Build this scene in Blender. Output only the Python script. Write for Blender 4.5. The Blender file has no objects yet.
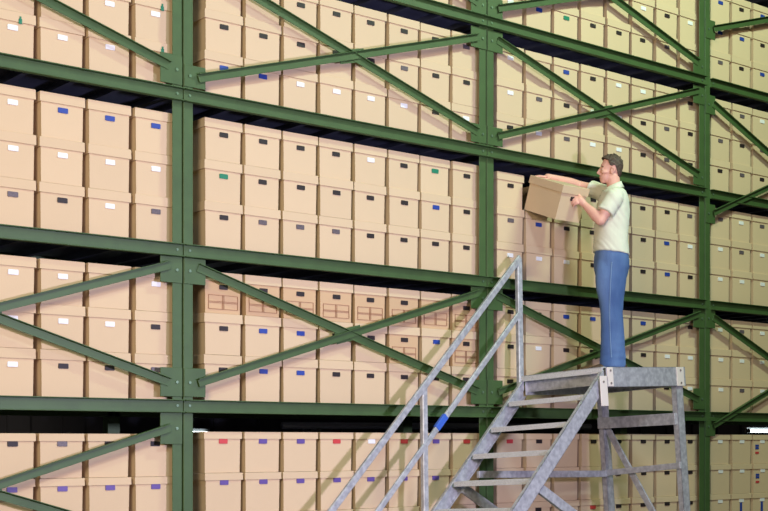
import bpy, bmesh, math, random
from mathutils import Vector, Matrix, Quaternion
R = random.Random(7)
C = bpy.context.scene.collection
SC = bpy.context.scene

# ------------------------------------------------------------------ materials
def lin(r, g, b):
    f = lambda c: (c/12.92 if c <= .04045 else ((c+.055)/1.055)**2.4)
    return (f(r/255), f(g/255), f(b/255), 1)

def mat(name, col, rough=.6, metal=0, noise=0, nscale=8, bump=0, bscale=60, col2=None, coat=0, stretch=None, rnd=0):
    m = bpy.data.materials.new(name); m.use_nodes = True
    nt = m.node_tree; N = nt.nodes; L = nt.links
    b = N['Principled BSDF']
    b.inputs['Base Color'].default_value = col
    b.inputs['Roughness'].default_value = rough
    b.inputs['Metallic'].default_value = metal
    tc = N.new('ShaderNodeTexCoord'); mp = N.new('ShaderNodeMapping')
    L.new(tc.outputs['Object'], mp.inputs[0])
    if stretch: mp.inputs['Scale'].default_value = stretch
    src = None
    if noise or col2:
        n = N.new('ShaderNodeTexNoise'); n.inputs['Scale'].default_value = nscale; n.inputs['Detail'].default_value = 5
        L.new(mp.outputs[0], n.inputs['Vector'])
        mx = N.new('ShaderNodeMix'); mx.data_type = 'RGBA'
        c2 = col2 or tuple(max(0, c*(1-noise)) for c in col[:3])+(1,)
        mx.inputs[6].default_value = col; mx.inputs[7].default_value = c2
        rp = N.new('ShaderNodeValToRGB'); rp.color_ramp.elements[0].position = .35; rp.color_ramp.elements[1].position = .68
        L.new(n.outputs[0], rp.inputs[0]); L.new(rp.outputs[0], mx.inputs[0])
        src = mx.outputs[2]
    if rnd:
        oi = N.new('ShaderNodeObjectInfo'); hs = N.new('ShaderNodeHueSaturation')
        mr = N.new('ShaderNodeMapRange'); mr.inputs[3].default_value = 1-rnd; mr.inputs[4].default_value = 1+rnd
        L.new(oi.outputs['Random'], mr.inputs[0]); L.new(mr.outputs[0], hs.inputs['Value'])
        if src: L.new(src, hs.inputs['Color'])
        else: hs.inputs['Color'].default_value = col
        src = hs.outputs[0]
    if src: L.new(src, b.inputs['Base Color'])
    if bump:
        n2 = N.new('ShaderNodeTexNoise'); n2.inputs['Scale'].default_value = bscale; n2.inputs['Detail'].default_value = 4
        L.new(mp.outputs[0], n2.inputs['Vector'])
        bp = N.new('ShaderNodeBump'); bp.inputs['Strength'].default_value = bump; bp.inputs['Distance'].default_value = .01
        L.new(n2.outputs[0], bp.inputs['Height']); L.new(bp.outputs[0], b.inputs['Normal'])
    return m

M = dict(
    card=mat('cardboard', lin(208, 181, 150), .85, noise=.04, nscale=3, bump=.05, bscale=90, rnd=.022),
    cardd=mat('cardboard_printed', lin(200, 165, 130), .85, noise=.05, nscale=3, bump=.05, bscale=90, rnd=.03),
    ink=mat('printed_ink', lin(158, 112, 82), .9),
    black=mat('dark_plastic', lin(34, 22, 26), .6),
    grey=mat('grey_plastic', lin(100, 88, 96), .5, noise=.4, nscale=90),
    blue=mat('blue_plastic', lin(34, 62, 150), .5),
    purple=mat('purple_plastic', lin(92, 70, 144), .5),
    red=mat('red_plastic', lin(196, 62, 66), .45),
    white=mat('white_paper', lin(228, 226, 232), .6),
    green=mat('green_plastic', lin(28, 120, 92), .45),
    rack=mat('green_rack_paint', lin(62, 88, 46), .55, noise=.16, nscale=9, bump=.04, bscale=40),
    rackd=mat('dark_steel_deck', lin(84, 88, 112), .5, noise=.3, nscale=6),
    bolt=mat('zinc_bolt', lin(110, 135, 110), .4, metal=.6),
    screw=mat('steel_screw', lin(150, 140, 138), .4, metal=.5),
    alu=mat('galvanised_aluminium', lin(196, 196, 204), .42, metal=.35, col2=lin(160, 160, 170), nscale=26, bump=.05, bscale=120),
    tread=mat('perforated_tread', lin(216, 216, 222), .55, metal=.1, noise=.25, nscale=120),
    plate=mat('pale_bracket_metal', lin(226, 214, 208), .5, metal=.1),
    rubber=mat('black_rubber', lin(30, 30, 32), .8),
    tape=mat('blue_tape', lin(52, 92, 190), .5),
    skin=mat('skin', lin(230, 172, 156), .5, noise=.06, nscale=14),
    lips=mat('lips', lin(190, 112, 104), .5),
    hair=mat('brown_hair', lin(88, 70, 60), .6, noise=.55, nscale=60, bump=.7, bscale=110, stretch=(1, 1, .5)),
    brow=mat('eyebrow_hair', lin(96, 72, 58), .8),
    eye=mat('eye_white', lin(235, 230, 226), .3),
    iris=mat('eye_iris', lin(50, 44, 42), .3),
    shirt=mat('pale_green_cotton', lin(222, 221, 205), .85, noise=.06, nscale=5, bump=.25, bscale=14),
    button=mat('shirt_button', lin(120, 130, 104), .5),
    denim=mat('blue_denim', lin(60, 88, 142), .85, col2=lin(100, 128, 178), nscale=5, bump=.25, bscale=120, stretch=(1, 1, .35)),
    stitch=mat('denim_stitch', lin(150, 176, 214), .8),
    belt=mat('dark_belt', lin(40, 42, 62), .6),
    shoe=mat('brown_leather', lin(78, 58, 46), .5),
    sole=mat('shoe_sole', lin(40, 34, 30), .8),
    floor=mat('concrete_floor', lin(128, 124, 118), .6, noise=.2, nscale=2.5, bump=.06, bscale=20),
    wall=mat('dark_back_wall', lin(46, 46, 56), .8, noise=.3, nscale=2),
    pipe=mat('dark_pipe', lin(150, 155, 170), .35, metal=.3),
    fixture=mat('light_fixture_grey', lin(96, 100, 104), .5),
)
def emis(name, col, s):
    m = bpy.data.materials.new(name); m.use_nodes = True
    b = m.node_tree.nodes['Principled BSDF']
    b.inputs['Base Color'].default_value = col
    b.inputs['Emission Color'].default_value = col; b.inputs['Emission Strength'].default_value = s
    return m
M['tube'] = emis('lit_tube', (.9, 1, .98, 1), 10)

# ------------------------------------------------------------------ mesh helpers
class MB:
    def __init__(s): s.v = []; s.f = []; s.mi = []
    def add(s, vs, fs, mi=0):
        o = len(s.v); s.v += [tuple(v) for v in vs]
        s.f += [tuple(i+o for i in f) for f in fs]; s.mi += [mi]*len(fs)
    def box(s, a, b, mi=0, X=None):
        x0, y0, z0 = a; x1, y1, z1 = b
        vs = [(x0,y0,z0),(x1,y0,z0),(x1,y1,z0),(x0,y1,z0),(x0,y0,z1),(x1,y0,z1),(x1,y1,z1),(x0,y1,z1)]
        if X: vs = [X @ Vector(v) for v in vs]
        s.add(vs, [(0,3,2,1),(4,5,6,7),(0,1,5,4),(1,2,6,5),(2,3,7,6),(3,0,4,7)], mi)
    def prism(s, pts, d, mi=0):
        # pts: closed polygon of 3-D points, d: extrusion vector
        n = len(pts); d = Vector(d)
        vs = [Vector(p) for p in pts] + [Vector(p)+d for p in pts]
        fs = [tuple(range(n-1, -1, -1)), tuple(range(n, 2*n))] + [(i, (i+1) % n, n+(i+1) % n, n+i) for i in range(n)]
        s.add(vs, fs, mi)
    def tube(s, pts, rads, n=12, mi=0, cap=True):
        pts = [Vector(p) for p in pts]
        if not isinstance(rads, (list, tuple)): rads = [rads]*len(pts)
        t0 = (pts[1]-pts[0]).normalized()
        u = t0.orthogonal().normalized(); rings = []
        for i, p in enumerate(pts):
            t = (pts[min(i+1, len(pts)-1)]-pts[max(i-1, 0)]).normalized()
            u = (u - t*u.dot(t)).normalized(); w = t.cross(u)
            rings.append([p+(u*math.cos(2*math.pi*k/n)+w*math.sin(2*math.pi*k/n))*rads[i] for k in range(n)])
        s.rings(rings, mi, cap)
    def rings(s, rings, mi=0, cap=True):
        n = len(rings[0]); vs = [p for r in rings for p in r]; fs = []
        for i in range(len(rings)-1):
            for k in range(n):
                a = i*n+k; b = i*n+(k+1) % n
                fs.append((a, b, b+n, a+n))
        if cap:
            fs.append(tuple(range(n-1, -1, -1))); fs.append(tuple(range((len(rings)-1)*n, len(rings)*n)))
        s.add(vs, fs, mi)
    def ell(s, c, ax, r, nu=16, nv=10, mi=0):
        # ellipsoid with axes matrix ax (3 vectors) and radii r
        c = Vector(c); rings = []
        for i in range(1, nv):
            th = math.pi*i/nv
            rings.append([c+ax[0]*r[0]*math.sin(th)*math.cos(2*math.pi*k/nu)+ax[1]*r[1]*math.sin(th)*math.sin(2*math.pi*k/nu)-ax[2]*r[2]*math.cos(th) for k in range(nu)])
        s.rings(rings, mi, True)
    def bar(s, p, q, w, t, nrm, mi=0, lip=0, lipt=.006):
        # flat bar of width w in the plane whose normal is nrm; thickness t along nrm; lip = outward flange on the upper edge
        p = Vector(p); q = Vector(q); n = Vector(nrm).normalized(); d = (q-p).normalized(); n = (n-d*n.dot(d)).normalized()
        e = n.cross(d).normalized()
        if e.z < 0: e = -e
        a = e*w/2
        s.prism([p-a, q-a, q+a, p+a], n*t, mi)
        if lip: s.prism([p+a-e*lipt, q+a-e*lipt, q+a, p+a], n*lip, mi)
    def mesh(s, name, mats, smooth=False):
        me = bpy.data.meshes.new(name); me.from_pydata(s.v, [], s.f)
        for m in (mats if isinstance(mats, (list, tuple)) else [mats]): me.materials.append(m)
        me.polygons.foreach_set('material_index', s.mi)
        bm = bmesh.new(); bm.from_mesh(me); bmesh.ops.recalc_face_normals(bm, faces=bm.faces); bm.to_mesh(me); bm.free()
        if smooth: me.polygons.foreach_set('use_smooth', [True]*len(me.polygons))
        me.update(); return me
    def build(s, name, mats, parent=None, loc=None, smooth=False, bevel=0, seg=1):
        o = link(name, s.mesh(name, mats, smooth), parent, loc)
        if bevel:
            b = o.modifiers.new('bevel', 'BEVEL'); b.width = bevel; b.segments = seg; b.limit_method = 'ANGLE'
        return o
def link(name, me, parent=None, loc=None):
    o = bpy.data.objects.new(name, me); C.objects.link(o)
    if parent: o.parent = parent; o.location = loc or (0, 0, 0)
    elif loc: o.location = loc
    return o
def tag(o, label, cat, group=None):
    o['label'] = label; o['category'] = cat
    if group: o['group'] = group
    return o
def thing(name, label, cat, loc=(0, 0, 0), group=None):
    o = bpy.data.objects.new(name, None); C.objects.link(o); o.location = loc; o.empty_display_size = .2
    return tag(o, label, cat, group)
def rel(mb, loc):
    l = Vector(loc); mb.v = [tuple(Vector(v)-l) for v in mb.v]; return mb

# ------------------------------------------------------------------ camera
# X runs along the rack, Y into it, Z up
FPX, ANG, HC = 1330., .6783, 1.5
cd = bpy.data.cameras.new('camera'); cam = bpy.data.objects.new('camera', cd); C.objects.link(cam)
cam.location = (0, 0, HC); cam.rotation_euler = (math.pi/2, 0, -ANG)
cd.sensor_width = 36; cd.lens = FPX/768*36; cd.shift_y = (442.2-255.5)/768
cd.clip_end = 100
SC.camera = cam

# ------------------------------------------------------------------ setting
def struct(name, mb, m):
    o = mb.build(name, m); o['kind'] = 'structure'; return o
b = MB(); b.box((-6, -6, -.2), (24, 11.4, 0)); struct('floor', b, M['floor'])
YW = 10.6
b = MB(); b.box((-6, YW, 0), (24, YW+.2, 9.8))
for i in range(60):
    b.box((-6+i*.5, YW-.03, 0), (-6+i*.5+.2, YW, 9.8))
struct('wall_back', b, M['wall'])

# ------------------------------------------------------------------ rack
YF = 7.84
PX = [1.77, 4.58, 7.391, 10.202, 13.013]
LV = dict(D=.69, C=1.787, B=2.837, A=3.887, T=4.937, U=5.987)
BH = .088
rack = thing('storage_rack', 'tall green steel pallet rack with braced bays filled with archive boxes', 'storage rack', (PX[0], YF+.3, 0))
RL = rack.location.copy()
def rp(mb, name, m, bevel=.003, parent=None):
    return rel(mb, RL).build(name, m, parent or rack, bevel=bevel)
def channel(mb, x0, x1, y0, y1, z0, z1, t=.006):   # channel whose open side faces out of the post
    mb.box((x0, y0, z0), (x1, y0+t, z1))
for i, x in enumerate(PX):
    for side in (-1, 1):
        b = MB()
        xa, xb = (x-.080, x-.006) if side < 0 else (x+.006, x+.080)
        b.box((xa, YF+.010, 0), (xb, YF+.016, 6.6))
        xw = xb-.006 if side < 0 else xa
        b.box((xw, YF+.016, 0), (xw+.006, YF+.048, 6.6))
        rp(b, 'upright_post', M['rack'])
    b = MB(); b.box((x-.05, YF+1.0, 0), (x+.05, YF+1.08, 6.6)); rp(b, 'rear_post', M['rack'])
for k in 'DCBATU':
    z = LV[k]
    for i in range(4):
        x0, x1 = PX[i]+.003, PX[i+1]-.003
        b = MB(); y0 = YF+.002 if i < 3 else YF+.011
        if i == 3: x0 = PX[i]+.082
        if i == 2: x1 = PX[i+1]-.004
        b.box((x0, y0, z-BH), (x1, y0+.006, z))
        b.box((x0, y0-.034, z-.007), (x1, y0, z)); b.box((x0, y0-.034, z-BH), (x1, y0, z-BH+.007))
        beam = rp(b, 'shelf_beam', M['rack'], .002)
        for xx in (x0+.045, x1-.045):
            bb = MB(); bb.tube([(xx, y0-.006, z-.04), (xx, y0+.001, z-.04)], .010, 6)
            rp(bb, 'bolt', M['bolt'], 0, beam)
        # deck of corrugated steel on cross joists
        d = MB(); d.box((x0, YF+.052, z-.022), (x1, YF+1.0, z-.002))
        n = 9
        for j in range(n):
            xx = x0+.1+(x1-x0-.2)*j/(n-1)
            d.box((xx-.02, YF+.052, z-.062), (xx+.02, YF+1.0, z-.022))
        rp(d, 'shelf_deck', M['rackd'], 0)
        r = MB(); r.box((x0, YF+1.0, z-.1), (x1, YF+1.04, z)); rp(r, 'rear_beam', M['rack'])
YB = YF+.004
def gusset(x, side, z0, z1, w=.175):
    b = MB(); xa, xb = (x-w, x-.007) if side < 0 else (x+.007, x+w)
    b.box((xa, YF+.003, z0), (xb, YF+.010, z1))
    g = rp(b, 'gusset_plate', M['rack'], .002)
    zc = (z0+z1)/2; dx = .05
    bb = MB(); bb.tube([(x+side*dx, YF-.004, zc), (x+side*dx, YF+.004, zc)], .011, 6)
    rp(bb, 'bolt', M['bolt'], 0, g)
def brace(p, q, back=0):
    y = YF+.003-back
    b = MB(); b.bar((p[0], y, p[1]), (q[0], y, q[1]), .058, .006, (0, -1, 0), lip=.03)
    rp(b, 'cross_brace', M['rack'], .0015)
def xbrace(i, lo, hi, zl0, zl1, zh0, zh1):
    """X in bay i: lower ends at zl0 (left) zl1 (right), upper ends zh0, zh1"""
    xa, xb = PX[i]+.11, PX[i+1]-.11
    brace((xa, zl0), (xb, zh1), .012); brace((xa, zh0), (xb, zl1), 0)
    t = (zh0-zl0)/((zh0-zl0)+(zh1-zl1)); xc = xa+(xb-xa)*t; zc = zl0+(zh1-zl0)*t
    b = MB(); b.bar((xc-.12, YF+.005, zc-.03), (xc+.12, YF+.005, zc+.03), .10, .004, (0, -1, 0)); rp(b, 'center_plate', M['rack'], .001)
L_ = LV
xbrace(0, 'A', 'T', L_['A']+.13, L_['A']+.135, L_['T']-.17, L_['T']-.17)
xbrace(0, 'C', 'B', L_['C']+.115, L_['C']+.115, L_['B']-.15, L_['B']-.15)
xbrace(0, 'D', 'C', L_['D']+.13, L_['D']+.13, L_['C']-.19, L_['C']-.19)
xbrace(1, 'A', 'T', L_['A']+.085, L_['A']+.10, L_['T']-.17, L_['T']-.19)
xbrace(1, 'C', 'B', L_['C']+.115, L_['C']+.12, L_['B']-.15, L_['B']-.14)
xbrace(1, 'T', 'U', L_['T']+.085, L_['T']+.09, L_['U']-.17, L_['U']-.17)
xbrace(2, 'A', 'T', L_['A']+.10, L_['A']+.11, L_['T']-.17, L_['T']-.15)
xbrace(2, 'C', 'B', L_['C']+.12, L_['C']+.11, L_['B']-.15, L_['B']-.14)
xbrace(2, 'T', 'U', L_['T']+.085, L_['T']+.11, L_['U']-.17, L_['U']-.17)
xbrace(3, 'A', 'T', L_['A']-.22, L_['A']-.22, L_['T']-.24, L_['T']-.24)
xbrace(3, 'C', 'B', L_['C']-.13, L_['C']-.13, L_['B']-.16, L_['B']-.16)
xbrace(3, 'T', 'U', L_['T']+.47, L_['T']+.47, L_['U']+.2, L_['U']+.2)
for i, x in enumerate(PX[1:4], 1):
    for side in (-1, 1):
        bay = i-1 if side < 0 else i
        if bay == 3:
            for zc in (L_['A']-.22, L_['T']-.24, L_['C']-.13, L_['B']-.16, L_['T']+.47): gusset(x, side, zc-.1, zc+.08, .15)
            continue
        gusset(x, side, L_['A']+.02, L_['A']+(.22 if bay == 0 else .17))
        gusset(x, side, L_['T']-.27, L_['T']-.10)
        gusset(x, side, L_['C']+.02, L_['C']+.215)
        gusset(x, side, L_['B']-.265, L_['B']-.09)
        gusset(x, side, L_['T']+.0, L_['T']+.17)
        if bay == 0: gusset(x, side, L_['C']-.30, L_['C']-.088); gusset(x, side, L_['D']+.02, L_['D']+.22)

# ------------------------------------------------------------------ archive boxes
BW, BD, BHt = .290, .40, .287       # body width, depth, whole height
LW, LH = .308, .064                 # lid width and height
def rounded(cx, cz, w, h, r, n=4):
    pts = []
    for (sx, sz, a0) in ((1, 1, 0), (-1, 1, 90), (-1, -1, 180), (1, -1, 270)):
        for k in range(n):
            a = math.radians(a0+90*k/(n-1)); pts.append((cx+sx*(w/2-r)+r*math.cos(a), cz+sz*(h/2-r)+r*math.sin(a)))
    return pts
def body_mesh(dz=0):
    b = MB(); w = BW/2; wb = w-.004; y0, y1 = .008, .392; h = BHt-.012; t = .004
    # tapered tray with an open top and inner faces
    def ring(w, ya, yb, z): return [Vector(p) for p in ((-w, ya, z), (w, ya, z), (w, yb, z), (-w, yb, z))]
    b.rings([ring(wb, y0+.003, y1-.003, .001-dz), ring(w, y0, y1, h), ring(w-t, y0+t, y1-t, h), ring(wb-t, y0+t, y1-t, .006-dz)])
    return b
def lid_mesh(LH=LH):
    b = MB(); w = LW/2
    def ring(w, ya, yb, z): return [Vector(p) for p in ((-w, ya, z), (w, ya, z), (w, yb, z), (-w, yb, z))]
    z0, z1 = BHt-LH, BHt-.001
    b.rings([ring(w-.004, .004, .396, z0), ring(w+.001, -.001, .401, z0), ring(w, 0, .4, z1-.003), ring(w-.003, .003, .397, z1)])
    return b
def mk(mb, name, m, bevel=.0):
    return mb.mesh(name, m)
ME_body = {k: mk(body_mesh(), 'box_body', M[k]) for k in ('card', 'cardd')}
XT = {(b, k): v-(.017 if b == 0 or (b, k) == (2, 'B') else 0) for b in range(4) for k, v in dict(D=.022, C=.032, B=.042, A=.031, T=.02).items()}
ME_tall = {k: mk(body_mesh(v), 'box_body', M['card']) for k, v in XT.items()}
ME_lid = mk(lid_mesh(), 'box_lid', M['card']); ME_lid_low = mk(lid_mesh(.05), 'box_lid', M['card'])
HZ = BHt-LH-.039
def handle_mesh(m):
    b = MB(); pts = rounded(.004, HZ, .068, .033, .005)
    b.prism([(x, .003, z) for x, z in pts], (0, .009, 0))
    return b.mesh('handle_slot', m)
HCOL = dict(K='black', s='grey', B='blue', P='purple', R='red', W='white', G='green')
HNAME = dict(K='dark', s='grey', B='blue', P='purple', R='red', W='white', G='green')
ME_h = {k: handle_mesh(M[v]) for k, v in HCOL.items()}
def form_mesh():
    b = MB(); x0, x1, z0, z1 = -.118, .118, .030, .126; t = .0024
    for z in (z0, z0+.044, z0+.052, z1): b.box((x0, .0045, z), (x1, .0085, z+t))
    for x in (x0, -.006, .006, x1): b.box((x, .0045, z0), (x+t, .0085, z1))
    return b.mesh('printed_form', M['ink'])
ME_form = form_mesh()
def tagm(): 
    b = MB(); b.box((.04, -.004, HZ+.03), (.062, .001, HZ+.06)); b.box((.046, -.006, HZ+.05), (.056, -.001, HZ+.075)); return b.mesh('green_tag', M['green'])
ME_tag = tagm()
def stick():
    b = MB()
    for i, (z, m) in enumerate(((.17, 0), (.145, 0), (.10, 1))):
        b.box((-.11, .004, z), (-.055, .0075, z+.02), m)
    return b.mesh('printed_label', [M['blue'], M['red']])
ME_stick = stick()
def stripe():
    b = MB(); b.box((-.02, .0035, .03), (.012, .0068, .2)); return b.mesh('printed_label', M['blue'])
ME_stripe = stripe()

labels = set()
ORD = ['first', 'second', 'third', 'fourth', 'fifth', 'sixth', 'seventh', 'eighth']
BAYN = ['leftmost bay', 'bay left of middle post', 'bay behind the person', 'rightmost bay']
SHN = dict(T='topmost shelf', A='second shelf down', B='third shelf down', C='fourth shelf down', D='lowest shelf in view')
ROWN = ['bottom', 'middle', 'top']
def place_box(bay, sh, col, row, x, y, z, rz, h, printed=False, green=False, stick=None, label=None, group=True, stackname=None):
    o = bpy.data.objects.new('archive_box', None); C.objects.link(o); o.empty_display_size = .1
    o.location = (x, y, z); o.rotation_euler = (0, 0, rz)
    if not label:
        st = stackname or ORD[col]
        sh_ = SHN[sh]
        extra = ' printed' if printed else ''
        label = f'{HNAME[h]}-handled{extra} archive box, {ROWN[row]} of {st} stack, {sh_}, {BAYN[bay]}'
    assert label not in labels, label
    assert 4 <= len(label.split()) <= 16, label
    labels.add(label)
    tag(o, label, 'box', 'archive boxes on the rack')
    link('box_body', ME_tall[bay, sh] if row == 0 else ME_body['cardd' if printed else 'card'], o)
    link('box_lid', ME_lid_low if sh == 'D' else ME_lid, o)
    link('handle_slot', ME_h[h], o, (0, 0, .036) if sh == 'D' else None)
    if printed: link('printed_form', ME_form, o)
    if green: link('green_tag', ME_tag, o)
    if stick: link('printed_label', stick, o)
    return o
YBX = 7.897
BAYX = [(4.574-8*.3345, .3345), (4.780, .3261), (7.549, .335), (10.354, .3335)]
H = {}   # handle colours: (bay, shelf) -> rows bottom, middle, top over the columns
H[0, 'A'] = ['----WWWW', '----WWWW', '------KK']
H[0, 'B'] = ['----sKWs', '----WWWW', '----WBBB']
H[0, 'C'] = ['----WKKs', '----WWWK', '----WWWW']
H[0, 'D'] = ['', '----PPPP', '----KsKK']
H[1, 'T'] = ['------KK', '', '']
H[1, 'A'] = ['BBWWWWKW', 'KKKKKsKK', 'KKKKKKKs']
H[1, 'B'] = ['KsssKKKK', 'GKKKKKBK', 'KKKKWKGK']
H[1, 'C'] = ['KBBKKKKK', 'KBBKKKBK', 'KKKKKKBK']
H[1, 'D'] = ['KPKPPKKP', 'PPPPPPPP', 'RPPRWRPR']
H[2, 'T'] = ['WBGKKKsB', 'BBWWKWKW', '--BBWKWK']
H[2, 'A'] = ['KWsWWKsK', 'WsKWWKsK', 'WWBKWWKK']
H[2, 'B'] = ['WWWKKKBK', 'sBKKKKBW', 'K-KKKKKs']
H[2, 'C'] = ['KKWWWWKW', 'KWKKKKWW', 'KKBBKBKK']
H[2, 'D'] = ['KKRRKKKK', 'KKKKKKKK', 'RKKKKKKK']
H[3, 'T'] = ['sKBB----', 'BBKB----', 'BKBB----']
H[3, 'A'] = ['KsKs----', 'sKsK----', 'KsWK----']
H[3, 'B'] = ['WWWW----', 'WsWW----', 'sWsW----']
H[3, 'C'] = ['WsWW----', 'WWWW----', 'WsWW----']
H[3, 'D'] = ['WWWW----', 'WWWW----', 'WWWW----']
PRINTED = {(1, 'C', 2): range(8), (1, 'C', 1): (5, 7)}
for (bay, sh), rows in H.items():
    x0, p = BAYX[bay]
    vis = [c for c in range(8) if any(c < len(r) and r[c] != '-' for r in rows)]
    dxs = [R.uniform(-.004, .004) for _ in range(8)]
    for row, s in enumerate(rows):
        for col, h in enumerate(s):
            if h == '-': continue
            pr = col in PRINTED.get((bay, sh, row), ())
            st = None
            if bay == 0: st = ORD[col-4]
            if (bay, sh) == (1, 'T'): st = ORD[col-6]
            place_box(bay, sh, col, row, x0+p*(col+.5)-.006+dxs[col]*.5+R.uniform(-.002, .002), YBX+R.uniform(0, .01), LV[sh]+.0005+XT[bay, sh]+BHt*row,
                      R.uniform(-.008, .008), h, pr, green=(bay == 0 and sh == 'A' and (row, col) in ((0, 4), (0, 7), (1, 7))),
                      stick=(ME_stick if (bay, sh) == (3, 'D') and col == 2 and row else ME_stripe if (bay, sh) == (3, 'D') and row == 0 and col in (1, 2) else None), stackname=st)
# the box being pulled out
th = math.radians(20)
hb = place_box(2, 'B', 1, 2, 8.016, 7.543, 3.309, 0, 'K', label='tilted archive box half pulled off the shelf in the hands of the person')
hb['group'] = ''
del hb['group']
hb.rotation_euler = (th, 0, 0)

# ------------------------------------------------------------------ things behind the rack
def tubelight(x0, x1, z, label):
    t = thing('fluorescent_light', label, 'light', ((x0+x1)/2, YW-.03, z), 'strip lights behind the rack')
    b = MB(); b.box((x0, YW-.085, z-.03), (x1, YW-.03, z+.05)); rel(b, t.location).build('fixture', M['fixture'], t, bevel=.004)
    b = MB(); b.tube([(x0+.03, YW-.11, z), (x1-.03, YW-.11, z)], .02, 12); rel(b, t.location).build('tube', M['tube'], t, smooth=True)
    for xx in (x0+.02, x1-.05):
        b = MB(); b.box((xx, YW-.135, z-.025), (xx+.03, YW-.085, z+.025)); rel(b, t.location).build('end_cap', M['fixture'], t)
tubelight(6.03, 6.42, 1.578, 'glowing strip light seen through gap beside leftmost post, under the fourth shelf')
tubelight(14.5, 16.0, 1.65, 'glowing strip light seen through gap at lower right edge')
b = MB(); b.tube([(7.2, YW-.12, 1.66), (11.5, YW-.12, 1.68)], .035, 12)
pipe_ = b.build('pipe', M['pipe'], smooth=True)
for xx in (7.6, 9.3, 11.1):
    b = MB(); b.box((xx, YW-.15, 1.61), (xx+.04, YW-.031, 1.63)); b.build('pipe_bracket', M['fixture'], pipe_)
tag(pipe_, 'dark horizontal pipe glimpsed behind boxes below the fourth shelf', 'pipe')

# ------------------------------------------------------------------ platform ladder
P0 = Vector((7.7216, 6.87, 2.0764))
EX = Vector((.99746852, .05984811, .03840254)); EY = Vector((-.05794952, .99712697, -.04878167)); EZ = Vector((-.0412117, .04643277, .99807094))
lad = thing('platform_ladder', 'galvanised metal platform ladder with handrail standing against the rack', 'ladder', (7.72, 7.25, 0))
def W(x, y, z): return P0+EX*x+EY*y+EZ*z
def lp(mb, name, m, bevel=.003, parent=None, smooth=False):
    mb.v = [tuple(W(*v)) for v in mb.v]
    return rel(mb, lad.location).build(name, m, parent or lad, bevel=bevel, smooth=smooth)
Wd = .836; SL = .886
def floor_z(x, y): return -(P0.z+EX.z*x+EY.z*y)/EZ.z
# stringers
xb = -2.36
for y0, y1 in ((0, .03), (Wd-.03, Wd)):
    b = MB(); zf = floor_z(xb, y0)
    up = lambda x: .01+SL*x
    hz = .155
    yo = (y0, y1)
    def pr(b, pts, ya, yb): b.prism([(x, ya, z) for x, z in pts], (0, yb-ya, 0))
    x1 = -.03
    web = [(xb+.02, up(xb+.02)), (xb+.02+hz*.65, up(xb+.02+hz*.65)-hz), (x1, up(x1)-hz), (x1, up(x1))]
    yw = y1-.006 if y0 > 0 else y0
    pr(b, web, yw, yw+.006)
    # flanges turned inwards
    fl = .006
    ia, ib = (y0, y1)
    pr(b, [(xb+.02, up(xb+.02)), (x1, up(x1)), (x1, up(x1)-fl*1.3), (xb+.02, up(xb+.02)-fl*1.3)], ia, ib)
    pr(b, [(xb+.12, up(xb+.12)-hz), (x1, up(x1)-hz), (x1, up(x1)-hz+fl*1.3), (xb+.12, up(xb+.12)-hz+fl*1.3)], ia, ib)
    s = lp(b, 'stringer', M['alu'], .001)
    f = MB(); f.box((xb-.0, y0-.01, floor_z(xb, y0)+.002), (xb+.12, y1+.01, floor_z(xb, y0)+.05)); lp(f, 'foot', M['rubber'], .004, s)
# treads
for k in range(1, 10):
    zt = -.2*k-.008; xn = -.225*k+.03
    b = MB(); b.box((xn-.05, .03, zt-.004), (xn+.11, Wd-.03, zt))
    b.box((xn-.05, .03, zt-.036), (xn-.045, Wd-.03, zt-.004)); b.box((xn+.105, .03, zt-.03), (xn+.11, Wd-.03, zt-.004))
    for yy in (.03, Wd-.034): b.box((xn-.05, yy, zt-.036), (xn+.11, yy+.004, zt-.004))
    for j in range(4): b.box((xn-.05+.034*j+.008, .04, zt), (xn-.05+.034*j+.014, Wd-.04, zt+.003))
    lp(b, 'tread', M['tread'], 0)
# platform frame
b = MB(); b.box((.0, 0, -.155), (1.03, .006, 0)); b.box((.0, 0, -.006), (1.03, .04, 0)); b.box((0, 0, -.155), (1.03, .03, -.149)); lp(b, 'side_beam', M['alu'], .0015)
b = MB(); b.box((.0, Wd-.006, -.155), (1.03, Wd, 0)); b.box((.0, Wd-.04, -.006), (1.03, Wd, 0)); lp(b, 'side_beam', M['alu'], .0015)
b = MB(); b.box((1.0, .006, -.155), (1.006, Wd-.006, -.006)); b.box((.96, .006, -.155), (1.0, Wd-.006, -.149)); lp(b, 'end_beam', M['alu'], .0015)
b = MB(); b.box((-.05, .0, -.045), (-.042, Wd, .002)); b.box((-.05, 0, -.006), (0, Wd, .002)); lp(b, 'nosing', M['tread'], .002)
b = MB(); b.box((.03, .006, -.13), (.036, Wd-.006, -.02)); lp(b, 'riser', M['alu'], 0)
b = MB(); b.box((.0, .04, -.03), (1.0, Wd-.04, -.006))
for j in range(24): b.box((.02+.04*j, .05, -.006), (.03+.04*j, Wd-.05, -.002))
lp(b, 'platform_deck', M['tread'], 0)
# pale bracket plates with bolts
def bracket(x0, x1, z0, z1, y=-.008):
    b = MB(); b.box((x0, y, z0), (x1, .0, z1)); p = lp(b, 'bracket', M['plate'], .002)
    for zz in (z0+.025, z1-.025):
        bb = MB(); bb.tube([((x0+x1)/2, y-.006, zz), ((x0+x1)/2, y+.001, zz)], .009, 6); lp(bb, 'bolt', M['screw'], 0, p)
bracket(.005, .075, -.15, -.002); bracket(.905, 1.0, -.155, -.002)
b = MB(); b.box((-.118, -.03, -.30), (-.035, -.022, -.07)); b.box((-.04, -.03, -.30), (-.032, .03, -.07)); p = lp(b, 'bracket', M['plate'], .002)
bb = MB(); bb.tube([(-.08, -.036, -.115), (-.08, -.028, -.115)], .009, 6); lp(bb, 'bolt', M['screw'], 0, p)
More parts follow.
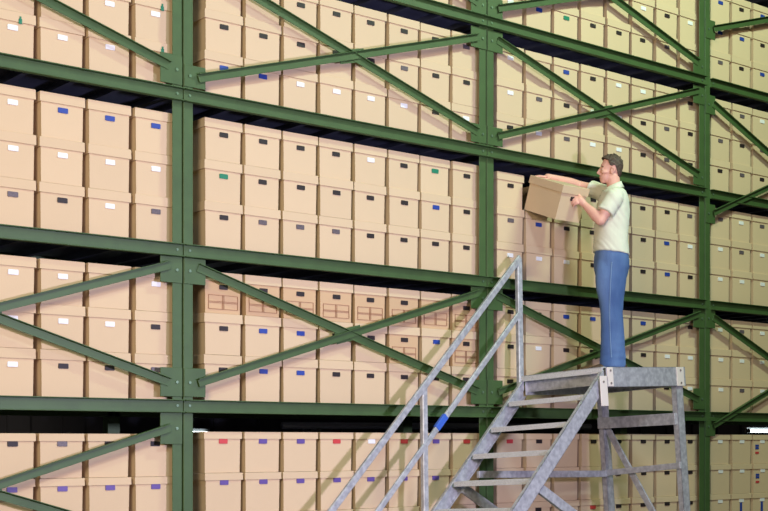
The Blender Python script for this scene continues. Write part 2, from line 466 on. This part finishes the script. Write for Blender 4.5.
# legs
for y0, y1 in ((0.008, .058), (Wd-.058, Wd-.008)):
    zf = floor_z(.95, (y0+y1)/2)+.03
    b = MB(); b.box((.905, y0, zf), (.912, y1, -.155)); b.box((.905, y0, zf), (.995, y0+.006, -.155)); b.box((.989, y0, zf), (.995, y1, -.155)); b.box((.905, y1-.006, zf), (.995, y1, -.155))
    l = lp(b, 'leg', M['alu'], .001)
    f = MB(); f.box((.895, y0-.01, zf-.025), (1.005, y1+.01, zf+.02)); lp(f, 'foot', M['rubber'], .003, l)
# bars
def lbar(p, q, w, name, t=.03):
    b = MB(); p = Vector(p); q = Vector(q); d = (q-p).normalized()
    n = Vector((0, 1, 0)) if abs(d.y) < .5 else Vector((1, 0, 0))
    n = (n-d*n.dot(d)).normalized(); e = n.cross(d)
    a = e*w/2; c = n*t/2
    b.prism([p-a-c, p+a-c, p+a+c, p-a+c], q-p); return lp(b, name, M['alu'], .002)
lbar((.89, .02, -.42), (.89, Wd-.02, -.41), .095, 'cross_bar')
lbar((.89, -.0, -.80), (.89, Wd-.02, -.84), .05, 'cross_bar')
lbar((.9, Wd-.07, -.845), (-.66, Wd-.045, -.765), .055, 'cross_bar')
lbar((.945, Wd-.07, -.46), (.945, .03, -1.72), .055, 'diagonal_bar', .02)
for yy in (.045, Wd-.05): lbar((-.84, yy, -.86), (.9, yy, -1.9 if yy < .4 else -1.9), .075, 'diagonal_bar', .03)
# handrail on the rack side
yh = Wd+.012
def rline(x): return .962+SL*(x-.02)
xl = -2.42
b = MB(); b.bar((.035, yh, rline(.02)+.01), (xl, yh, rline(xl)), .052, .03, (0, -1, 0)); lp(b, 'handrail', M['alu'], .006)
b = MB(); b.bar((-.01, yh, .515), (xl+.01, yh, .508+SL*(xl+.02)), .046, .025, (0, -1, 0)); mr = lp(b, 'middle_rail', M['alu'], .006)
b = MB(); xt = -.985; zt = .508+SL*(xt+.02); b.bar((xt-.055, yh+.004, zt-.055*SL), (xt+.055, yh+.004, zt+.055*SL), .054, .034, (0, -1, 0)); lp(b, 'blue_tape', M['tape'], .006, mr)
def post(xb_, zb, zt, w=.05):
    b = MB(); ln = .07*(zt-zb)
    b.prism([(xb_-w/2, yh-.02, zb), (xb_+w/2, yh-.02, zb), (xb_+w/2, yh+.02, zb), (xb_-w/2, yh+.02, zb)], (ln, 0, zt-zb)); lp(b, 'rail_post', M['alu'], .006)
post(-.045, -.12, .95, .056); post(-1.205, -1.09, rline(-1.12)-.0, .052); post(-2.3, floor_z(-2.3, yh)+.02, rline(-2.25), .05)

# ------------------------------------------------------------------ person
CA, SA = math.cos(ANG), math.sin(ANG)
D0 = 10.98
def B(x, y, dd=0.):
    """body coordinates, metres: x to the person's back, y up from the platform, dd towards the far side"""
    return Vector((8.356+CA*x+SA*dd, 7.375-SA*x+CA*dd, y))
def Q(px, py, dd=0.):
    d = D0+dd
    r = (px-384)/FPX*d; r0 = (610.5-384)/FPX*D0
    return B(r-r0, HC-(py-442.2)/FPX*d, dd)
AX = (Vector((CA, -SA, 0)), Vector((SA, CA, 0)), Vector((0, 0, 1)))
def remeshed(mb, name, m, parent, vox=.007, smooth=6, disp=None):
    o = mb.build(name, m, None)
    r = o.modifiers.new('r', 'REMESH'); r.mode = 'VOXEL'; r.voxel_size = vox
    s = o.modifiers.new('s', 'SMOOTH'); s.iterations = smooth; s.factor = .5
    dg = bpy.context.evaluated_depsgraph_get(); dg.update()
    me = bpy.data.meshes.new_from_object(o.evaluated_get(dg))
    o.modifiers.clear(); o.data = me
    if disp:
        for v in me.vertices: v.co += Vector(v.normal)*disp(v.co)
    me.polygons.foreach_set('use_smooth', [True]*len(me.polygons))
    if parent:
        for v in me.vertices: v.co -= parent.location
        o.parent = parent
    return o
def loft(mb, secs, n=24, tilt=None, pw=2.3):
    """secs: (px, py, dd, rx, rd[, pitch])"""
    rings = []
    for s in secs:
        c = Q(s[0], s[1], s[2]); pit = s[5] if len(s) > 5 else 0
        ring = []
        for k in range(n):
            a = 2*math.pi*k/n; ca, sa = math.cos(a), math.sin(a)
            ex = math.copysign(abs(ca)**(2/pw), ca)*s[3]; ed = math.copysign(abs(sa)**(2/pw), sa)*s[4]
            ring.append(c+AX[0]*ex+AX[1]*ed+AX[2]*(ex*pit))
        rings.append(ring)
    mb.rings(rings)
def limb(mb, pts, rads, n=14): mb.tube(pts, rads, n); mb.ell(pts[0], AX, [rads[0]]*3, 12, 8); mb.ell(pts[-1], AX, [rads[-1]]*3, 12, 8)
person = thing('person', 'person in pale green polo shirt and blue jeans on the platform pulling out a box', 'person', (8.356, 7.375, 2.08))

body = MB()
# head
body.ell(Q(611.2, 166.2), AX, (.088, .074, .092), 24, 16)
body.ell(Q(606.6, 169.5), AX, (.062, .064, .082), 20, 14)
body.ell(Q(604.4, 177.4), AX, (.046, .050, .047), 18, 12)
body.ell(Q(602.3, 181.0), AX, (.026, .030, .020), 14, 10)
body.ell(Q(608.8, 178.0), AX, (.045, .056, .036), 14, 10)
body.ell(Q(602.4, 166.4), AX, (.018, .046, .012), 14, 8)      # brow ridge
nz = [Q(600.2, 167.4), Q(598.4, 170.2), Q(596.6, 172.7), Q(599.6, 174.4)]
body.tube(nz, [.008, .0095, .0115, .009], 10)
for s in (-1, 1): body.ell(Q(598.9, 173.9, s*.011), AX, (.012, .008, .007), 10, 8)
body.ell(Q(600.0, 177.2), AX, (.014, .024, .006), 12, 8)
body.ell(Q(600.2, 179.0), AX, (.013, .021, .006), 12, 8)
for s in (-1, 1):
    body.ell(Q(604.2, 171.8, s*.043), AX, (.034, .022, .018), 14, 10)   # cheek
    body.ell(Q(602.0, 169.0, s*.034), AX, (.0125, .018, .0115), 12, 8)   # eyelids
    # ear
    body.ell(Q(611.2, 170.8, s*.078), AX, (.016, .010, .031), 14, 10)
    body.tube([Q(610.4, 173.6, s*.084), Q(612.6, 172.2, s*.088), Q(613.4, 169.6, s*.092), Q(612.4, 167.4, s*.090), Q(610.4, 167.4, s*.084)], [.006, .006, .0065, .0065, .005], 8)
# neck and trunk
limb(body, [Q(611.5, 176), Q(612.6, 184), Q(613.2, 192)], [.056, .056, .066], 18)
loft(body, [(613, 191, 0, .055, .09), (612, 200, 0, .085, .145), (611, 212, 0, .10, .15), (610, 232, 0, .105, .15), (610, 252, 0, .11, .15), (610.5, 272, 0, .11, .15)])
for s in (-1, 1):
    limb(body, [Q(610.5, 262, s*.085), Q(610, 312, s*.09), Q(611.5, 350, s*.09), Q(612.5, 367, s*.09)], [.085, .058, .05, .04])
    body.ell(Q(606.5, 370.0, s*.09), AX, (.11, .035, .025), 12, 8)
def pt(v, a): return Vector(v)+Vector(a)
# left (near) arm: elbow low, hand on the front face of the box
Ls, Le = Q(614.5, 196, -.185), Q(599.4, 220.2, -.215)
def QL(x, y, dd): return Q(x-1.4, y+.6, dd-.085)
def QR(x, y, dd): return Q(x, y-1.2, dd-.085)
Lw = QL(585.6, 204.4, -.05)
limb(body, [Ls, Ls.lerp(Le, .5), Le], [.056, .050, .042])
limb(body, [Le, Le.lerp(Lw, .3), Lw], [.043, .045, .028])
# hand: palm then curled fingers, against the face of the box (face normal about -Y)
Lp = QL(580.4, 199.6, -.035)
limb(body, [Lw, Lw.lerp(Lp, .5), Lp], [.027, .031, .033], 12)
kn = [QL(577.6, 196.6, -.04), QL(577.0, 198.6, -.052), QL(577.2, 200.8, -.058), QL(578.2, 202.8, -.06)]
tp = [[QL(573.6, 196.2, -.03), QL(570.9, 198.8, -.012)], [QL(572.8, 199.0, -.04), QL(570.3, 201.4, -.02)], [QL(573.6, 201.6, -.046), QL(571.6, 203.8, -.022)], [QL(575.2, 203.8, -.046), QL(573.9, 205.4, -.03)]]
for k, (a, t) in enumerate(zip(kn, tp)):
    r = [.0105, .0108, .0103, .009][k]
    limb(body, [Lp.lerp(a, .6), a, t[0], t[1]], [r*1.15, r, r*.92, r*.8], 10)
limb(body, [QL(581.5, 196.8, -.03), QL(578.6, 193.6, -.02), QL(574.6, 193.4, -.012)], [.014, .012, .010], 10)   # thumb
# right (far) arm over the lid
Rs, Re, Rw = Q(606, 193.5, .19), Q(577.5, 185.2, .30), QR(552.5, 178.9, .19)
limb(body, [Rs, Rs.lerp(Re, .5), Re], [.054, .049, .040])
limb(body, [Re, Re.lerp(Rw, .35), Rw], [.041, .043, .027])
Rp = QR(546.6, 178.2, .165)
limb(body, [Rw, Rp], [.027, .030], 12); body.ell(QR(545.6, 178.2, .165), AX, (.045, .038, .014), 14, 8)
for k, (dd, ex, ey) in enumerate(((.125, 535.6, 177.6), (.148, 534.2, 177.3), (.172, 534.8, 177.2), (.195, 537.4, 177.4))):
    r = [.0098, .0102, .0098, .0085][k]
    a = QR(543.6, 177.8, dd+.004); e = QR(ex, ey, dd-.012)
    limb(body, [Rp.lerp(a, .7), a, a.lerp(e, .55)+Vector((0, 0, .004)), e], [r*1.1, r, r*.95, r*.8], 10)
limb(body, [QR(548.6, 179.0, .14), QR(545.4, 180.0, .10), QR(541.2, 180.0, .085)], [.013, .011, .009], 10)
bo = remeshed(body, 'body', M['skin'], person, .0045, 5)

# eyes, brows, lips
for s in (-1, 1):
    b = MB(); b.ell(Q(601.15, 169.2, s*.035), AX, (.0085, .0135, .0042), 12, 8); e = rel(b, person.location).build('eye', M['eye'], person, smooth=True)
    b = MB(); b.ell(Q(600.45, 169.2, s*.036), AX, (.0035, .0065, .0042), 10, 8); rel(b, person.location).build('iris', M['iris'], e, smooth=True)
    b = MB(); b.tube([Q(600.5, 166.6, s*.014), Q(600.9, 166.0, s*.034), Q(602.6, 166.6, s*.050)], [.003, .004, .0025], 8); rel(b, person.location).build('eyebrow', M['brow'], person, smooth=True)
b = MB(); b.ell(Q(599.9, 178.0, 0), AX, (.0105, .021, .0055), 12, 8); rel(b, person.location).build('lips', M['lips'], person, smooth=True)
# hair: skull cap cut along a hairline, roughened
hm = MB(); hm.ell(Q(611.0, 165.8), AX, (.093, .080, .096), 64, 44); hm.ell(Q(606.5, 161.2), AX, (.062, .062, .05), 24, 16)
hm.ell(Q(616.4, 171.0), AX, (.038, .060, .062), 24, 16)
hrn = random.Random(3)
for k in range(220):
    a = hrn.uniform(0, 2*math.pi); u = hrn.uniform(-.2, 1)
    rr = math.sqrt(max(0, 1-u*u))
    p = Q(611.0, 165.8)+AX[0]*.087*rr*math.cos(a)+AX[1]*.075*rr*math.sin(a)+AX[2]*.088*u
    dirv = (p-Q(611.2, 167)).normalized()*.012+AX[0]*hrn.uniform(-.008, .003)+AX[2]*hrn.uniform(-.004, .012)
    hm.tube([p-dirv*.6, p+dirv*.4, p+dirv*.95], [.009, .006, .003], 6)
ho = remeshed(hm, 'hair', M['hair'], None, .005, 4)
bm = bmesh.new(); bm.from_mesh(ho.data)
O = Q(610.5, 170)
def hairline(xp):   # lowest z (relative, in photo-scale pixels) of hair for each x
    pts = [(592, 150), (599.2, 155.0), (600.8, 158.0), (602.6, 159.4), (605.6, 161.8), (606.8, 166.5), (609.2, 168.0), (612.6, 166.6), (614.6, 172.5), (616.5, 177.5), (626, 179)]
    for (a, ya), (c, yc) in zip(pts, pts[1:]):
        if a <= xp <= c: return ya+(yc-ya)*(xp-a)/(c-a)
    return 150 if xp < 592 else 179
kill = []
for v in bm.verts:
    r = (v.co-Q(610.5, 170)); lx = r.dot(AX[0])/.008263; lz = r.z/.008263
    if 170-lz > hairline(610.5+lx): kill.append(v)
bmesh.ops.delete(bm, geom=kill, context='VERTS'); bm.to_mesh(ho.data); bm.free()
for v in ho.data.vertices: v.co -= person.location
ho.parent = person
sm = ho.modifiers.new('t', 'SOLIDIFY'); sm.thickness = .012; sm.offset = -1

# polo shirt
sh = MB()
loft(sh, [(612.8, 187.6, 0, .062, .070), (612.8, 189.6, 0, .080, .115), (612.6, 191.8, 0, .095, .165), (612.3, 195.5, 0, .112, .195), (611.8, 202, 0, .128, .205), (611.6, 212, 0, .140, .20), (611.0, 222, 0, .142, .192),
          (610.2, 232, 0, .141, .186), (609.8, 242, 0, .143, .186), (610.0, 250, 0, .149, .188), (610.2, 254.3, 0, .150, .189, -.14)], 36)
Lm = Ls.lerp(Le, .70)
sh.tube([Q(614.2, 193.6, -.155), Ls.lerp(Le, .1), Ls.lerp(Le, .4), Lm], [.070, .078, .076, .076], 18)
Rm = Rs.lerp(Re, .62)
sh.tube([Q(609, 193.0, .15), Rs.lerp(Re, .1), Rs.lerp(Re, .4), Rm], [.070, .076, .074, .072], 18)
import mathutils
def wr(co):
    n = mathutils.noise.noise(Vector((co.x*9+co.y*3, co.y*9, co.z*5)))
    d = (co-person.location); lx = d.dot(AX[0])
    f = mathutils.noise.noise(Vector((lx*15+(co.z)*12, 1.7+co.y, co.z*3)))
    return .005*n-.009*max(0, 1-abs(f)*2.4)*(.4+.6*abs(n))
so = remeshed(sh, 'polo_shirt', M['shirt'], person, .008, 6, wr)
b = MB()   # collar
rg = []
for (h, ro) in ((190.4, .020), (187.4, .006), (184.6, -.002), (184.9, -.008)):
    ring = []
    for k in range(28):
        a = 2*math.pi*k/28
        c = Q(612.7, h, 0)
        ring.append(c+AX[0]*((.066+ro)*math.cos(a))+AX[1]*((.070+ro)*math.sin(a))+AX[2]*(.028*math.cos(a)))
    rg.append(ring)
b.rings(rg, cap=False); co_ = rel(b, person.location).build('collar', M['shirt'], so, smooth=True)
sm = co_.modifiers.new('t', 'SOLIDIFY'); sm.thickness = .006
co_.location = (0, 0, 0)
for (x, y) in ((602.2, 190.8), (599.6, 195.6), (597.2, 200.6)):
    b = MB(); b.ell(Q(x, y, -.02), AX, (.006, .006, .006), 8, 6); rel(b, person.location).build('button', M['button'], so, smooth=True)

# jeans
jn = MB()
loft(jn, [(609.9, 246, 0, .128, .168), (610.2, 252, 0, .135, .174), (610.6, 260, 0, .143, .182), (610.6, 268, 0, .141, .183), (610.2, 277, 0, .125, .176), (610.0, 282, 0, .105, .150)], 32)
for s in (-1, 1):
    loft(jn, [(610.4, 261, s*.085, .118, .080), (610.4, 270, s*.088, .130, .090), (610.0, 279, s*.090, .127, .092), (609.8, 290, s*.092, .118, .088), (610.2, 302, s*.094, .100, .080), (610.6, 312, s*.095, .091, .074),
              (611.2, 322, s*.096, .093, .073), (611.6, 334, s*.097, .097, .073), (611.8, 346, s*.098, .099, .074), (611.9, 358, s*.098, .104, .077), (611.6, 367.5, s*.098, .108, .08)], 24, pw=2.1)
def wj(co):
    n = mathutils.noise.noise(Vector((co.x*8, co.y*8, co.z*9)))
    k = max(0, 1-(co.z-2.1)/.35)
    return .004*n+.009*k*mathutils.noise.noise(Vector((co.x*6, co.y*6, co.z*26)))
jo = remeshed(jn, 'jeans', M['denim'], person, .0085, 5, wj)
# out-seam of stitching running down the near leg
b = MB()
for k in range(46):
    t = k/46; y0 = 262+t*96; y1 = y0+1.25
    rd = .186-.016*min(1, t*3)-.0
    def surf(y):
        if y < 278: dd = -.186
        elif y < 302: dd = -.186+(y-278)/24*.010
        else: dd = -.176+(.004 if y < 330 else .002)
        return dd
    b.tube([Q(611.0-2.2*math.sin(t*3), y0, surf(y0)-.004), Q(611.0-2.2*math.sin(t*3), y1, surf(y1)-.003)], .0028, 6)
rel(b, person.location).build('seam_stitching', M['stitch'], jo)
# shoes
zp = 2.0795
for s in (-1, 1):
    rr = MB()
    c = lambda x, z: B(x, z, s*.1)
    prof = [(.105, .03, .06), (.08, .043, .085), (.02, .046, .10), (-.06, .049, .078), (-.12, .050, .060), (-.165, .043, .046), (-.19, .028, .035)]
    rings = []
    for (x, hw, h) in prof:
        ring = []
        for k in range(16):
            a = 2*math.pi*k/16; ca_, sa_ = math.cos(a), math.sin(a)
            ring.append(B(x, zp+.022+(h-.022)*(.5+.5*sa_) if True else 0, s*.1)+AX[1]*hw*ca_*(1 if sa_ < .3 else .8))
        rings.append(ring)
    rr.rings(rings)
    shoe = rel(rr, person.location).build('shoe', M['shoe'], person, smooth=True)
    sl = MB(); up = [B(x, zp, s*.1)+AX[1]*(hw+.004)*e for e, seq in ((1, prof), (-1, prof[::-1])) for (x, hw, h) in seq]
    sl.prism(up, (0, 0, .03)); rel(sl, person.location).build('sole', M['sole'], shoe, bevel=.003)

# ------------------------------------------------------------------ lights
def area(name, loc, target, size, power, col, size_y=None):
    l = bpy.data.lights.new(name, 'AREA'); l.energy = power; l.color = col; l.size = size
    if size_y: l.shape = 'RECTANGLE'; l.size_y = size_y
    o = bpy.data.objects.new(name, l); C.objects.link(o); o.location = loc
    o.rotation_euler = (Vector(target)-Vector(loc)).to_track_quat('-Z', 'Y').to_euler(); return o
l = bpy.data.lights.new('flash_lamp', 'SPOT'); l.energy = 1780; l.color = (.74, .69, 1); l.shadow_soft_size = .22; l.spot_size = math.radians(112); l.spot_blend = 1
o = bpy.data.objects.new('flash_lamp', l); C.objects.link(o); o.location = (6.0, .6, 2.3)
o.rotation_euler = (Vector((3.4, 8, 2.6))-o.location).to_track_quat('-Z', 'Y').to_euler()
for x, y, p, c in ((3, -2, 400, (.68, .90, 1)), (9.2, 3.7, 310, (.70, 1, .68)), (12, -1, 50, (1, .6, .3))):
    area('aisle_lamp', (x, y, 9.2 if y < 0 else 7.9), (x+.3, 8, 3.5 if y < 0 else 5.2), 1.6, p, c, .3)
area('hall_light', (-2.2, 1.2, 4.2), (8.5, 8, 3.4), 2.4, 560, (1, .86, .60))  # soft warm fill, added off-camera to brighten the left-facing box sides
w = bpy.data.worlds.new('world'); SC.world = w; w.use_nodes = True
w.node_tree.nodes['Background'].inputs[0].default_value = (1, .87, .76, 1); w.node_tree.nodes['Background'].inputs[1].default_value = .04
SC.view_settings.view_transform = 'Standard'; SC.view_settings.look = 'None'; SC.view_settings.exposure = 0; SC.view_settings.gamma = 1
SC.view_settings.use_curve_mapping = False
